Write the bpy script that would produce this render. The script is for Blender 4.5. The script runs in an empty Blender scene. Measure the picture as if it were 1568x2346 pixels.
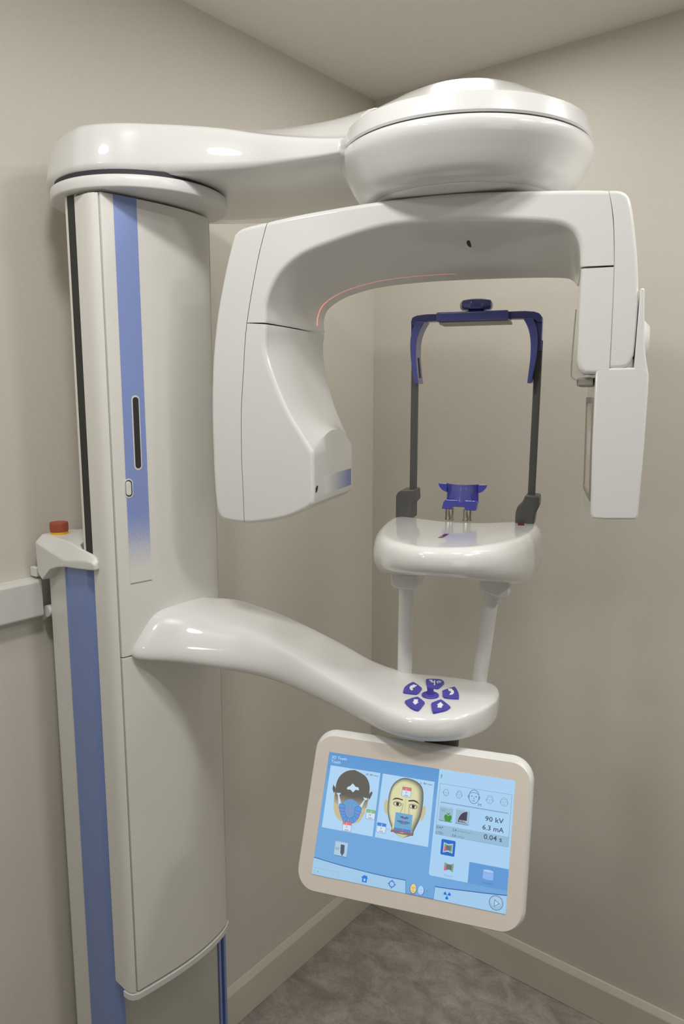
import bpy, bmesh, math
from mathutils import Vector, Matrix

# ---------------------------------------------------------------- scene, camera, light
sc = bpy.context.scene
COL = sc.collection
EXPO = 0.0
sc.view_settings.view_transform = 'Standard'
sc.view_settings.look = 'None'
sc.view_settings.gamma = 1.0
sc.view_settings.use_curve_mapping = False
sc.view_settings.exposure = EXPO

H = 2.45                                   # room height
TH = math.radians(38.3)                    # camera yaw against the left wall
CAM = Vector((1.312, -1.81, 1.646))
RGT = Vector((math.cos(TH), math.sin(TH), 0))
FWD = Vector((-math.sin(TH), math.cos(TH), 0))
cd = bpy.data.cameras.new('camera')
cam = bpy.data.objects.new('camera', cd); COL.objects.link(cam)
cd.sensor_fit = 'HORIZONTAL'; cd.sensor_width = 36.0; cd.lens = 36.0 * 1715.0 / 1568.0
cd.clip_start = 0.02; cd.clip_end = 50
cam.location = CAM
pit = math.radians(9.0)
look = FWD * math.cos(pit) + Vector((0, 0, -math.sin(pit)))
cam.rotation_euler = look.to_track_quat('-Z', 'Y').to_euler()
sc.camera = cam

w = bpy.data.worlds.new('world'); sc.world = w; w.use_nodes = True
w.node_tree.nodes['Background'].inputs[0].default_value = (0.9, 0.93, 1.0, 1)
w.node_tree.nodes['Background'].inputs[1].default_value = 0.05

def area(name, loc, size, power, color, sizey=None, aim=None, shape=None):
    l = bpy.data.lights.new(name, 'AREA'); l.energy = power; l.color = color
    l.shape = shape or ('RECTANGLE' if sizey else 'SQUARE'); l.size = size
    if sizey: l.size_y = sizey
    o = bpy.data.objects.new(name, l); COL.objects.link(o); o.location = loc
    if aim is not None:
        o.rotation_euler = (Vector(aim) - Vector(loc)).to_track_quat('-Z', 'Y').to_euler()
    return o
LC = (1.0, 0.99, 0.975)
for x, y, p in ((0.50, -0.40, 2.2), (1.45, -0.45, 4.3), (1.95, -0.60, 2.7), (0.45, -2.00, 3.3), (1.95, -1.00, 7.1), (0.60, -2.90, 2.9), (1.35, -1.10, 2.0), (0.75, -1.45, 7.2)):
    area('ceiling_downlight', (x, y, H - 0.012), 0.17, p * .96, LC, shape='DISK')
area('far_wall_fill', (2.94, -2.2, 1.4), 1.2, 3.6, LC, 1.2, aim=(0, -2.2, 1.4))  # added soft fill lamp in front of the solid far wall, no window

# ---------------------------------------------------------------- materials
def lin(c):
    return tuple(((x / 12.92) if x <= 0.04045 else ((x + 0.055) / 1.055) ** 2.4) for x in c)
def rgb(r, g, b): return lin((r / 255, g / 255, b / 255))
def mat(name, col, rough=0.4, metal=0.0, spec=0.5, coat=0.0, noise=None, bump=0.0, nscale=60):
    m = bpy.data.materials.new(name); m.use_nodes = True
    nt = m.node_tree; b = nt.nodes['Principled BSDF']
    b.inputs['Base Color'].default_value = (*col, 1)
    b.inputs['Roughness'].default_value = rough
    b.inputs['Metallic'].default_value = metal
    b.inputs['Specular IOR Level'].default_value = spec
    b.inputs['Coat Weight'].default_value = coat
    b.inputs['Coat Roughness'].default_value = 0.04
    if noise or bump:
        tc = nt.nodes.new('ShaderNodeTexCoord'); n = nt.nodes.new('ShaderNodeTexNoise')
        n.inputs['Scale'].default_value = nscale; n.inputs['Detail'].default_value = 6
        nt.links.new(tc.outputs['Object'], n.inputs['Vector'])
        if noise:
            r = nt.nodes.new('ShaderNodeValToRGB')
            r.color_ramp.elements[0].color = (*[c * (1 - noise) for c in col], 1)
            r.color_ramp.elements[1].color = (*[c * (1 + noise) for c in col], 1)
            r.color_ramp.elements[0].position = 0.3; r.color_ramp.elements[1].position = 0.7
            nt.links.new(n.outputs['Fac'], r.inputs['Fac']); nt.links.new(r.outputs['Color'], b.inputs['Base Color'])
        if bump:
            bp = nt.nodes.new('ShaderNodeBump'); bp.inputs['Strength'].default_value = bump
            bp.inputs['Distance'].default_value = 0.002
            nt.links.new(n.outputs['Fac'], bp.inputs['Height']); nt.links.new(bp.outputs['Normal'], b.inputs['Normal'])
    return m
M = {}
M['wall'] = mat('wall_paint', rgb(215, 210, 198), 0.7, noise=0.015, bump=0.08, nscale=90)
M['wall2'] = mat('unseen_wall_grey', rgb(150, 146, 140), 0.7, noise=0.015)  # for the two unseen walls, darkened to cut bounced light
M['ceil'] = mat('ceiling_paint', rgb(238, 234, 228), 0.85, noise=0.015, nscale=40)
M['trim'] = mat('trim_paint', rgb(212, 207, 192), 0.4, noise=0.01)
M['trunk'] = mat('rail_plastic', rgb(216, 217, 208), 0.4, noise=0.01)
M['white'] = mat('white_plastic', rgb(226, 226, 222), 0.35, spec=0.5, coat=0.2, noise=0.006, nscale=15)
M['gloss'] = mat('glossy_white_plastic', rgb(229, 229, 226), 0.3, spec=0.5, coat=0.9, noise=0.006, nscale=15)
M['mirror'] = mat('polished_white_plastic', rgb(230, 229, 225), 0.2, spec=0.5, coat=1.0, noise=0.006, nscale=15)
M['satin'] = mat('satin_white_metal', rgb(232, 230, 223), 0.36, spec=0.4, noise=0.006, nscale=15)
M['cgrey'] = mat('pale_grey_panel', rgb(196, 194, 186), 0.45, noise=0.01)
M['bezel'] = mat('bezel_plastic', rgb(216, 208, 197), 0.42, noise=0.008)
M['blue'] = mat('blue_anodised', rgb(132, 152, 206), 0.38, spec=0.5, noise=0.01)
M['navy'] = mat('navy_shadow_gap', rgb(52, 62, 110), 0.5, noise=0.01)
M['indigo'] = mat('indigo_plastic', rgb(74, 78, 138), 0.25, spec=0.5, coat=0.4, noise=0.01)
M['cupblue'] = mat('blue_cup_plastic', rgb(66, 68, 158), 0.2, spec=0.5, coat=0.6, noise=0.01)
M['button'] = mat('violet_blue_rubber', rgb(76, 70, 168), 0.45, noise=0.02)
M['dark'] = mat('dark_rubber', rgb(48, 47, 45), 0.6, noise=0.03)
M['char'] = mat('charcoal_plastic', rgb(80, 79, 77), 0.4, noise=0.02)
M['gap'] = mat('seam_black', rgb(52, 50, 54), 0.7, noise=0.02)
M['steel'] = mat('brushed_steel', rgb(190, 186, 172), 0.25, metal=1.0, noise=0.02)
M['grey'] = mat('warm_grey_plastic', rgb(150, 147, 136), 0.4, noise=0.02)
M['red'] = mat('emergency_red', rgb(166, 80, 58), 0.5, noise=0.02)
M['yellow'] = mat('signal_yellow', rgb(222, 178, 14), 0.45, noise=0.02)
M['rwin'] = mat('dark_red_window', rgb(120, 28, 40), 0.12, coat=0.5, noise=0.02)
M['symbol'] = mat('white_print', rgb(238, 238, 242), 0.5, noise=0.01)
M['bstripe'] = mat('pale_blue_print', rgb(120, 142, 196), 0.3, noise=0.01)

def floor_mat():
    m = bpy.data.materials.new('marbled_vinyl_floor'); m.use_nodes = True
    nt = m.node_tree; b = nt.nodes['Principled BSDF']; b.inputs['Roughness'].default_value = 0.5
    tc = nt.nodes.new('ShaderNodeTexCoord')
    mp = nt.nodes.new('ShaderNodeMapping'); mp.inputs['Rotation'].default_value = (0, 0, 0.6); mp.inputs['Scale'].default_value = (1.0, 1.35, 1)
    nt.links.new(tc.outputs['Object'], mp.inputs['Vector'])
    n1 = nt.nodes.new('ShaderNodeTexNoise'); n1.inputs["Scale"].default_value = 11; n1.inputs['Detail'].default_value = 9; n1.inputs['Roughness'].default_value = 0.68
    n1.inputs['Distortion'].default_value = 0.5
    n2 = nt.nodes.new('ShaderNodeTexNoise'); n2.inputs['Scale'].default_value = 160; n2.inputs['Detail'].default_value = 4
    for n in (n1, n2): nt.links.new(mp.outputs['Vector'], n.inputs['Vector'])
    r = nt.nodes.new('ShaderNodeValToRGB'); e = r.color_ramp.elements
    e[0].position = 0.32; e[0].color = (*rgb(134, 130, 123), 1); e[1].position = 0.7; e[1].color = (*rgb(186, 181, 172), 1)
    k = e.new(0.5); k.color = (*rgb(158, 153, 145), 1)
    nt.links.new(n1.outputs['Fac'], r.inputs['Fac'])
    mx = nt.nodes.new('ShaderNodeMix'); mx.data_type = 'RGBA'; mx.blend_type = 'OVERLAY'; mx.inputs['Factor'].default_value = 0.35
    nt.links.new(r.outputs['Color'], mx.inputs[6]); nt.links.new(n2.outputs['Color'], mx.inputs[7])
    bw = nt.nodes.new('ShaderNodeRGBToBW'); nt.links.new(n2.outputs['Color'], bw.inputs[0]); nt.links.new(bw.outputs[0], mx.inputs[7])
    nt.links.new(mx.outputs[2], b.inputs['Base Color'])
    return m
M['floor'] = floor_mat()

def emat(name, col, s=1.0):
    m = bpy.data.materials.new(name); m.use_nodes = True
    b = m.node_tree.nodes['Principled BSDF']
    b.inputs['Base Color'].default_value = (0.01, 0.01, 0.012, 1); b.inputs['Roughness'].default_value = 0.3
    b.inputs['Specular IOR Level'].default_value = 0.2
    b.inputs['Emission Color'].default_value = (*col, 1)
    b.inputs['Emission Strength'].default_value = s / (2 ** EXPO)
    return m

def halftone_mat(axis_from, axis_to, axis, base, ink, pitch=0.0036, name='halftone_fade'):
    """solid ink at axis_from fading through printed dots to the base colour at axis_to"""
    m = bpy.data.materials.new(name); m.use_nodes = True
    nt = m.node_tree; b = nt.nodes['Principled BSDF']; b.inputs['Roughness'].default_value = 0.33
    tc = nt.nodes.new('ShaderNodeTexCoord'); sp = nt.nodes.new('ShaderNodeSeparateXYZ')
    nt.links.new(tc.outputs['Object'], sp.inputs[0])
    def math_(op, a, c=None):
        n = nt.nodes.new('ShaderNodeMath'); n.operation = op
        for i, v in enumerate((a, c)):
            if v is None: continue
            if isinstance(v, (int, float)): n.inputs[i].default_value = v
            else: nt.links.new(v, n.inputs[i])
        return n.outputs[0]
    k = 2 * math.pi / pitch
    u = math_('MULTIPLY', math_('ADD', sp.outputs['Y'], sp.outputs['Z']), k)
    v = math_('MULTIPLY', math_('SUBTRACT', sp.outputs['Y'], sp.outputs['Z']), k)
    val = math_('ADD', math_('MULTIPLY', math_('MULTIPLY', math_('SINE', u), math_('SINE', v)), 0.5), 0.5)
    mr = nt.nodes.new('ShaderNodeMapRange'); nt.links.new(sp.outputs[axis], mr.inputs[0])
    mr.inputs[1].default_value = axis_from; mr.inputs[2].default_value = axis_to
    mr.inputs[3].default_value = 0.0; mr.inputs[4].default_value = 1.0
    fac = math_('GREATER_THAN', val, mr.outputs[0])
    mx = nt.nodes.new('ShaderNodeMix'); mx.data_type = 'RGBA'
    nt.links.new(fac, mx.inputs['Factor']); mx.inputs[6].default_value = (*base, 1); mx.inputs[7].default_value = (*ink, 1)
    nt.links.new(mx.outputs[2], b.inputs['Base Color'])
    return m

# ---------------------------------------------------------------- geometry helpers
def cr(pts, n=6, closed=False):
    """Catmull-Rom through pts (any dimension), n samples per span"""
    out = []; L = len(pts)
    spans = L if closed else L - 1
    for i in range(spans):
        if closed: p = [pts[(i + k - 1) % L] for k in range(4)]
        else:
            p = [pts[max(0, i - 1)], pts[i], pts[i + 1], pts[min(L - 1, i + 2)]]
        for k in range(n):
            t = k / n
            out.append(tuple(0.5 * (2 * b + (c - a) * t + (2 * a - 5 * b + 4 * c - d) * t * t + (3 * b - a - 3 * c + d) * t ** 3)
                             for a, b, c, d in zip(*p)))
    if not closed: out.append(tuple(pts[-1]))
    return out

ROOT = Vector((0.115, -0.947, 0.0))
P0 = Vector((0.717, -0.750, 0.0))          # rotation axis of the gantry
AX = Vector((math.cos(math.radians(19.3)), math.sin(math.radians(19.3)), 0))
BX = Vector((-AX.y, AX.x, 0))
def W(a, b, z): return P0 + AX * a + BX * b + Vector((0, 0, z))

def mesh(name, verts, faces, mats, parent=None, smooth=True, sharp=40, bevel=0.0, segs=3, origin=None, subsurf=0, midx=None, fix=True, blim=30):
    origin = origin if origin is not None else (ROOT if parent is not None else Vector((0, 0, 0)))
    me = bpy.data.meshes.new(name)
    me.from_pydata([tuple(Vector(v) - origin) for v in verts], [], faces)
    for m in (mats if isinstance(mats, (list, tuple)) else [mats]): me.materials.append(m)
    if midx:
        for p, i in zip(me.polygons, midx): p.material_index = i
    bm = bmesh.new(); bm.from_mesh(me)
    if fix:
        bmesh.ops.remove_doubles(bm, verts=bm.verts, dist=1e-6)
        bmesh.ops.recalc_face_normals(bm, faces=bm.faces)
    bm.to_mesh(me); bm.free()
    if smooth:
        for p in me.polygons: p.use_smooth = True
        if not bevel: me.set_sharp_from_angle(angle=math.radians(sharp))
    o = bpy.data.objects.new(name, me); COL.objects.link(o)
    if parent is not None:
        o.parent = parent
        if parent.parent is None and parent.type == 'EMPTY' and parent.get('_root'): o.location = (0, 0, 0)
    else: o.location = origin
    if bevel:
        b = o.modifiers.new('bevel', 'BEVEL'); b.width = bevel; b.segments = segs; b.limit_method = 'ANGLE'; b.angle_limit = math.radians(blim)
        wn = o.modifiers.new('wn', 'WEIGHTED_NORMAL'); wn.weight = 100
    if subsurf:
        s = o.modifiers.new('sub', 'SUBSURF'); s.levels = subsurf; s.render_levels = subsurf
    return o

def ring_loft(rings, cap=True):
    n = len(rings[0]); v = [p for r in rings for p in r]; f = []
    for i in range(len(rings) - 1):
        for j in range(n):
            k = (j + 1) % n
            f.append((i * n + j, i * n + k, (i + 1) * n + k, (i + 1) * n + j))
    if cap:
        f.append(tuple(range(n))[::-1]); f.append(tuple(range((len(rings) - 1) * n, len(rings) * n)))
    return v, f
def prism_z(poly, z0, z1): return ring_loft([[(x, y, z0) for x, y in poly], [(x, y, z1) for x, y in poly]])
def prism_ab(poly, b0, b1): return ring_loft([[W(a, b0, z) for a, z in poly], [W(a, b1, z) for a, z in poly]])
def box(x0, x1, y0, y1, z0, z1): return prism_z([(x0, y0), (x1, y0), (x1, y1), (x0, y1)], z0, z1)
def box_ab(a0, a1, b0, b1, z0, z1):
    return ring_loft([[W(a, b, z) for a, b in ((a0, b0), (a1, b0), (a1, b1), (a0, b1))] for z in (z0, z1)])
def lathe(prof, c, n=64, lobes=0, amp=0.0):
    rings = []
    for r, z in prof:
        ring = []
        for i in range(n):
            t = 2 * math.pi * i / n
            rr = r * (1 + (amp * math.cos(lobes * t) if lobes else 0))
            ring.append((c[0] + rr * math.cos(t), c[1] + rr * math.sin(t), c[2] + z))
        rings.append(ring)
    return ring_loft(rings)
def tube(p0, p1, r, n=24, r1=None):
    p0, p1 = Vector(p0), Vector(p1); d = (p1 - p0).normalized()
    u = d.orthogonal().normalized(); v = d.cross(u); r1 = r1 or r
    return ring_loft([[p + (u * math.cos(2 * math.pi * i / n) + v * math.sin(2 * math.pi * i / n)) * q for i in range(n)] for p, q in ((p0, r), (p1, r1))])
def merge(*vf):
    v, f = [], []
    for a, b in vf:
        o = len(v); v += list(a); f += [tuple(i + o for i in q) for q in b]
    return v, f
def normals2(poly):
    """outward unit normals per vertex of a closed 2D polygon"""
    n = len(poly); A = sum(poly[i][0] * poly[(i + 1) % n][1] - poly[(i + 1) % n][0] * poly[i][1] for i in range(n))
    s = 1 if A > 0 else -1; out = []
    for i in range(n):
        p, c, q = poly[i - 1], poly[i], poly[(i + 1) % n]
        e1 = Vector((c[0] - p[0], c[1] - p[1])); e2 = Vector((q[0] - c[0], q[1] - c[1]))
        e1 = e1.normalized() if e1.length > 1e-9 else e2.normalized(); e2 = e2.normalized() if e2.length > 1e-9 else e1
        n1 = Vector((e1.y, -e1.x)) * s; n2 = Vector((e2.y, -e2.x)) * s
        m = n1 + n2; m = m.normalized() if m.length > 1e-6 else n1
        k = max(0.5, m.dot(n1)); out.append((m.x / k, m.y / k))
    return out
def offset2(poly, d, wt=None):
    nn = normals2(poly)
    return [(p[0] + q[0] * d * (wt[i] if wt else 1), p[1] + q[1] * d * (wt[i] if wt else 1)) for i, (p, q) in enumerate(zip(poly, nn))]
def round_rect(x0, x1, y0, y1, r, n=8):
    out = []
    for cx, cy, t0 in ((x1 - r, y1 - r, 0), (x0 + r, y1 - r, 90), (x0 + r, y0 + r, 180), (x1 - r, y0 + r, 270)):
        for i in range(n + 1):
            t = math.radians(t0 + 90 * i / n); out.append((cx + r * math.cos(t), cy + r * math.sin(t)))
    return out

def tag(o, label=None, cat=None, kind=None):
    if label: o['label'] = label
    if cat: o['category'] = cat
    if kind: o['kind'] = kind
    return o

# ---------------------------------------------------------------- the room
RX, RY = 3.0, -3.4
def wallbox(name, b, m, label, cat):
    o = mesh(name, *b, m, smooth=False); tag(o, label, cat, 'structure'); return o
wallbox('floor', box(-0.1, RX + .1, RY - .1, 0.1, -0.1, 0), M['floor'], 'marbled grey brown vinyl floor', 'floor')
wallbox('ceiling', box(-0.1, RX + .1, RY - .1, 0.1, H, H + 0.1), M['ceil'], 'plain pale ceiling', 'ceiling')
wallbox('wall_left', box(-0.1, 0, RY, 0, 0, H), M['wall'], 'cream painted wall behind the machine column', 'wall')
wallbox('wall_right', box(-0.1, RX, 0, 0.1, 0, H), M['wall'], 'cream painted wall right of the room corner', 'wall')
wallbox('wall_back', box(-0.1, RX, RY - .1, RY, 0, H), M['wall2'], 'unseen wall behind the camera, greyed to cut bounce light', 'wall')
wallbox('wall_far', box(RX, RX + .1, RY, 0, 0, H), M['wall2'], 'unseen wall facing the machine, greyed to cut bounce light', 'wall')
bbp = [(0, 0), (0.016, 0), (0.016, 0.098), (0.006, 0.114), (0, 0.114)]
def base_l(y0, y1): return ring_loft([[(x, y, z) for x, z in bbp] for y in (y0, y1)])
def base_r(x0, x1): return ring_loft([[(x, -d, z) for d, z in bbp] for x in (x0, x1)])
tag(mesh('baseboard_left', *base_l(RY, 0), M['trim'], bevel=.002), 'cream baseboard along the left wall', 'baseboard', 'structure')
tag(mesh('baseboard_right', *base_r(0.0, RX), M['trim'], bevel=.002), 'cream baseboard along the right wall', 'baseboard', 'structure')
rail = [(0, 1.232), (0.024, 1.232), (0.026, 1.235), (0.026, 1.298), (0.022, 1.303), (0, 1.305)]
tag(mesh('trim_1', *ring_loft([[(x, y, z) for x, z in rail] for y in (RY, -1.088)]), M['trunk'], bevel=.0015), 'pale grey rail on the left wall beside the column', 'wall rail', 'structure')

# ---------------------------------------------------------------- the machine
root = bpy.data.objects.new('dental_x_ray_machine', None); COL.objects.link(root)
root.location = ROOT; root.empty_display_size = 0.2
tag(root, 'tall white dental X-ray machine with blue stripes standing against the left wall', 'x-ray machine')
def part(name, vf, m, parent=None, **k): return mesh(name, vf[0], vf[1], m, parent or root, **k)

# fixed column
fc = part('fixed_column', box(0.037, 0.186, -1.080, -0.814, 0, 1.345), M['satin'], bevel=.003)
def blue_prof(s):
    if s < 0: return [(0.104, -1.087), (0.109, -1.089), (0.112, -1.087), (0.174, -1.087), (0.193, -1.077), (0.194, -1.068), (0.104, -1.068)]
    return [(0.104, -0.808), (0.186, -0.808), (0.192, -0.806), (0.192, -0.812), (0.186, -0.813), (0.186, -0.819), (0.192, -0.820), (0.192, -0.826), (0.104, -0.826)]
part('corner_profile', prism_z(blue_prof(-1), 0.0, 1.347), M['blue'], fc, sharp=15)
cp = part('corner_profile', prism_z(blue_prof(1), 0.0, 1.30), M['blue'], fc, sharp=15)
part('profile_groove', box(0.180, 0.1865, -0.8185, -0.8135, 0, 1.3), M['navy'], fc)
part('front_panel', box(0.180, 0.1885, -1.066, -0.8275, 0, 1.2), M['cgrey'], fc)

part('side_bracket', tube((.027, -1.0835, 1.240), (.027, -1.060, 1.240), .011, 24), M['white'], fc)
# column cap with emergency stop
st = [  # x, zb, zc, zt, yfront, ycrease, yback
    (0.020, 1.340, 1.365, 1.380, -1.085, -1.075, -1.02),
    (0.030, 1.318, 1.376, 1.389, -1.098, -1.084, -1.02),
    (0.048, 1.307, 1.373, 1.390, -1.100, -1.086, -1.02),
    (0.062, 1.318, 1.370, 1.390, -1.101, -1.086, -1.02),
    (0.078, 1.331, 1.366, 1.389, -1.101, -1.087, -1.02),
    (0.100, 1.338, 1.361, 1.388, -1.101, -1.088, -1.03),
    (0.128, 1.343, 1.355, 1.386, -1.101, -1.089, -1.055),
    (0.145, 1.344, 1.356, 1.383, -1.101, -1.090, -1.078),
    (0.165, 1.345, 1.360, 1.379, -1.100, -1.092, -1.0865),
    (0.195, 1.347, 1.362, 1.374, -1.099, -1.092, -1.0865),
    (0.208, 1.348, 1.361, 1.369, -1.098, -1.091, -1.0865),
    (0.214, 1.349, 1.357, 1.362, -1.096, -1.091, -1.0865)]
rings = [[(x, yf, zb), (x, yf - .001, zc), (x, yc, zt), (x, yb, zt + .0), (x, yb, zb)] for x, zb, zc, zt, yf, yc, yb in st]
cap = part('column_cap', ring_loft(rings), M['white'], bevel=.0035, blim=25)
part('column_cap_rear', box(0.02, 0.13, -1.03, -0.80, 1.338, 1.386), M['white'], cap, bevel=.008)
sb = (0.055, -1.064, 1.388)
part('emergency_stop_button', lathe([(0.0155, 0.006), (0.0165, 0.010), (0.0165, 0.021), (0.0155, 0.0232), (0.005, 0.0238)], sb, 40), M['red'], cap)
part('yellow_ring', lathe([(0.0155, -0.002), (0.0158, 0.0045), (0.0145, 0.0062)], sb, 40), M['yellow'], cap)
part('latch', box(0.004, 0.024, -1.098, -1.088, 1.308, 1.326), M['white'], cap, bevel=.002)

# mast and carriage
mast = part('mast', prism_z([(0.160, -1.080), (0.166, -1.086), (0.196, -1.086), (0.196, -0.812), (0.160, -0.812)], 1.348, 1.962), M['satin'], bevel=.003)
part('groove', box(0.1745, 0.1935, -1.0866, -1.080, 1.352, 1.960), M['dark'], mast)
shell = [(0.1955, -1.087), (0.225, -1.0895), (0.238, -1.089), (0.246, -1.086), (0.2500, -1.0805),
         (0.2440, -1.0790), (0.2440, -1.0740), (0.2515, -1.03), (0.2565, -0.99), (0.2575, -0.955), (0.2555, -0.91), (0.2475, -0.872), (0.2350, -0.8500),
         (0.2350, -0.8440), (0.2400, -0.8422), (0.232, -0.8375), (0.222, -0.8355), (0.1955, -0.8345)]
car = part('carriage', prism_z(shell, 0.550, 1.9555), M['satin'], sharp=50)
pf = cr([(0.2526, -1.0775), (0.2575, -1.045), (0.2625, -1.005), (0.2650, -0.965), (0.2635, -0.920), (0.2570, -0.880), (0.2500, -0.858), (0.2425, -0.8455)], 5)
pin = [(x - 0.0105, y) for x, y in pf][::-1]
panel = pf + pin
part('lower_front_panel', prism_z(panel, 0.552, 1.1950), M['satin'], car, bevel=.0015, segs=2, blim=45)
part('upper_front_panel', prism_z(panel, 1.1972, 1.9570), M['satin'], car, bevel=.0015, segs=2, blim=45)
lip = offset2(shell, 0.002)
lipf = [p for p in lip[1:5]] + [(x + .0022, y) for x, y in pf] + lip[14:17]
lipin = offset2(lipf + [(0.2, -0.84), (0.2, -1.08)], -0.008)[:len(lipf)][::-1]
part('bottom_trim', prism_z(lipf + lipin, 0.535, 0.5475), M['white'], car, bevel=.002, blim=45)
def on_panel(y):
    for (x0, y0), (x1, y1) in zip(pf, pf[1:]):
        if y0 <= y <= y1: return x0 + (x1 - x0) * (y - y0) / (y1 - y0)
    return pf[-1][0]
def panel_patch(y0, y1, z0, z1, d, n=8, slant=0.0):
    """thin patch lying on the curved front panel; slant shifts y per metre of height"""
    ys = [y0 + (y1 - y0) * i / n for i in range(n + 1)]
    v, f = [], []
    for zz in (z0, z1):
        for y in ys: v.append((on_panel(y) + d, y, zz))
    m = n + 1
    for i in range(n): f.append((i, i + 1, m + i + 1, m + i))
    return v, f
stripe_m = halftone_mat(1.445, 1.345, 'Z', rgb(232, 230, 223), rgb(140, 158, 214))
part('blue_stripe', panel_patch(-1.057, -1.0165, 1.325, 1.957, 0.0004), stripe_m, car, fix=False)
part('stripe_edge', panel_patch(-1.057, -1.0165, 1.3235, 1.3247, 0.0005), M['grey'], car, fix=False)
def slot_vf(yc, z0, z1, hw, d0, d1):
    poly = round_rect(yc - hw, yc + hw, z0, z1, hw * .98, 6)
    return ring_loft([[(on_panel(y) + d, y, z) for y, z in poly] for d in (d0, d1)])
part('slot_rim', slot_vf(-1.0335, 1.518, 1.643, 0.0072, -0.001, 0.0008), M['white'], car)
part('slot_window', slot_vf(-1.0335, 1.521, 1.640, 0.0052, -0.001, 0.0012), M['dark'], car)
part('button_rim', slot_vf(-1.0525, 1.472, 1.505, 0.0078, -0.001, 0.0008), M['white'], car)
part('button_recess', slot_vf(-1.0525, 1.4745, 1.5025, 0.0060, -0.001, 0.0011), M['dark'], car)
part('push_button', slot_vf(-1.0535, 1.4765, 1.5005, 0.0045, -0.001, 0.0032), M['white'], car, bevel=.0012)
part('side_knob', lathe([(0.006, 0), (0.009, .004), (0.009, .016), (0.006, .020)], (0.212, -0.827, 1.352), 20), M['white'], car)

# collar and shoulder arm
part('collar', lathe([(0.05, 1.9610), (0.1455, 1.9610), (0.1474, 1.9618), (0.1482, 1.9640), (0.1484, 1.9740), (0.1472, 1.9795), (0.1440, 1.9812), (0.05, 1.9815)], (0.191, -0.953, 0), 96), M['white'], sharp=60)
part('collar_gap', lathe([(0.05, 1.980), (0.1415, 1.980), (0.1415, 1.989), (0.05, 1.989)], (0.191, -0.953, 0), 64), M['gap'])
SH = [  # near x,y ; far x,y ; side top z ; ridge z ; tumblehome
    (0.0300, -0.985, 0.0280, -0.925, 2.050, 2.056, .7),
    (0.0420, -1.030, 0.0290, -0.870, 2.060, 2.068, .8),
    (0.0690, -1.060, 0.0420, -0.815, 2.063, 2.071, .7),
    (0.1230, -1.087, 0.0700, -0.760, 2.065, 2.072, .5),
    (0.1960, -1.0935, 0.1030, -0.720, 2.066, 2.072, .3),
    (0.2280, -1.084, 0.1300, -0.698, 2.066, 2.072, .2),
    (0.2640, -1.061, 0.1600, -0.675, 2.066, 2.073, .15),
    (0.2980, -1.028, 0.2000, -0.652, 2.066, 2.074, .1),
    (0.3490, -0.992, 0.2500, -0.630, 2.062, 2.076, .1),
    (0.3980, -0.964, 0.3100, -0.605, 2.055, 2.079, .1),
    (0.4520, -0.942, 0.3800, -0.580, 2.042, 2.081, .1),
    (0.5040, -0.930, 0.4500, -0.565, 2.030, 2.083, .1),
    (0.5550, -0.919, 0.5100, -0.565, 2.020, 2.087, .1),
    (0.6000, -0.914, 0.5700, -0.580, 2.012, 2.090, .1)]
SH = cr(SH, 12)
rings = []
for nx, ny, fx, fy, zt, zr, th in SH:
    Np, Fp = Vector((nx, ny, 0)), Vector((fx, fy, 0)); Wd = (Fp - Np).length; u = (Fp - Np) / Wd
    z0 = 1.984; h = zt - z0
    def q(d, z, far=False):
        p = (Fp - u * d) if far else (Np + u * d)
        return (p.x, p.y, z)
    k = min(1, Wd / 0.1)
    ring = [q(.004, z0), q(0, z0 + .004), q(.010 * th, z0 + .4 * h), q(.024 * th, z0 + .75 * h), q(.002 + .036 * th, z0 + .93 * h),
            q(.009 + .045 * th, z0 + .985 * h), q(.020 * k + .05 * th, zt + .001)]
    for t in (.2, .3, .4, .5, .6, .7, .8):
        s = (1 - abs(2 * t - 1) ** 2.2)
        p = Np.lerp(Fp, t); ring.append((p.x, p.y, zt + (zr - zt) * s))
    ring += [q(.020 * k + .05 * th, zt + .001, True), q(.009 + .045 * th, z0 + .985 * h, True), q(.002 + .036 * th, z0 + .93 * h, True),
             q(.024 * th, z0 + .75 * h, True), q(.010 * th, z0 + .4 * h, True), q(0, z0 + .004, True), q(.004, z0, True)]
    rings.append(ring)
sh_ = part('shoulder_arm', ring_loft(rings), M['gloss'], sharp=70, subsurf=1)
sh_.cycles.shadow_terminator_geometry_offset = 0.3; sh_.cycles.shadow_terminator_offset = 0.1

# dome over the rotation axis
DC = W(-0.005, 0, 0)
dome = part('dome_cover', lathe([(0.170, 2.0005), (0.1835, 2.0005), (0.1850, 2.003), (0.1846, 2.006), (0.1785, 2.0275), (0.165, 2.0360), (0.145, 2.0470), (0.12, 2.0615), (0.095, 2.0735), (0.07, 2.0820), (0.035, 2.0885), (0.001, 2.0895)], DC, 128), M['gloss'], sharp=28)
part('dome_gap', lathe([(0.10, 1.9975), (0.1815, 1.9975), (0.1815, 2.001), (0.10, 2.001)], DC, 96), M['gap'], dome)
bowl = part('dome_bowl', lathe([(0.165, 1.9985), (0.1835, 1.9985), (0.1867, 1.996), (0.1876, 1.991), (0.1870, 1.984), (0.1842, 1.9775), (0.1795, 1.9690), (0.1735, 1.9580), (0.1670, 1.9465), (0.1600, 1.9375), (0.150, 1.9315), (0.138, 1.9285), (0.10, 1.9280)], DC, 128), M['gloss'], sharp=60)
part('dome_neck', lathe([(0.136, 1.932), (0.136, 1.9280), (0.134, 1.9262), (0.128, 1.9243), (0.05, 1.9243)], DC, 96), M['gloss'], bowl)

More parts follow.
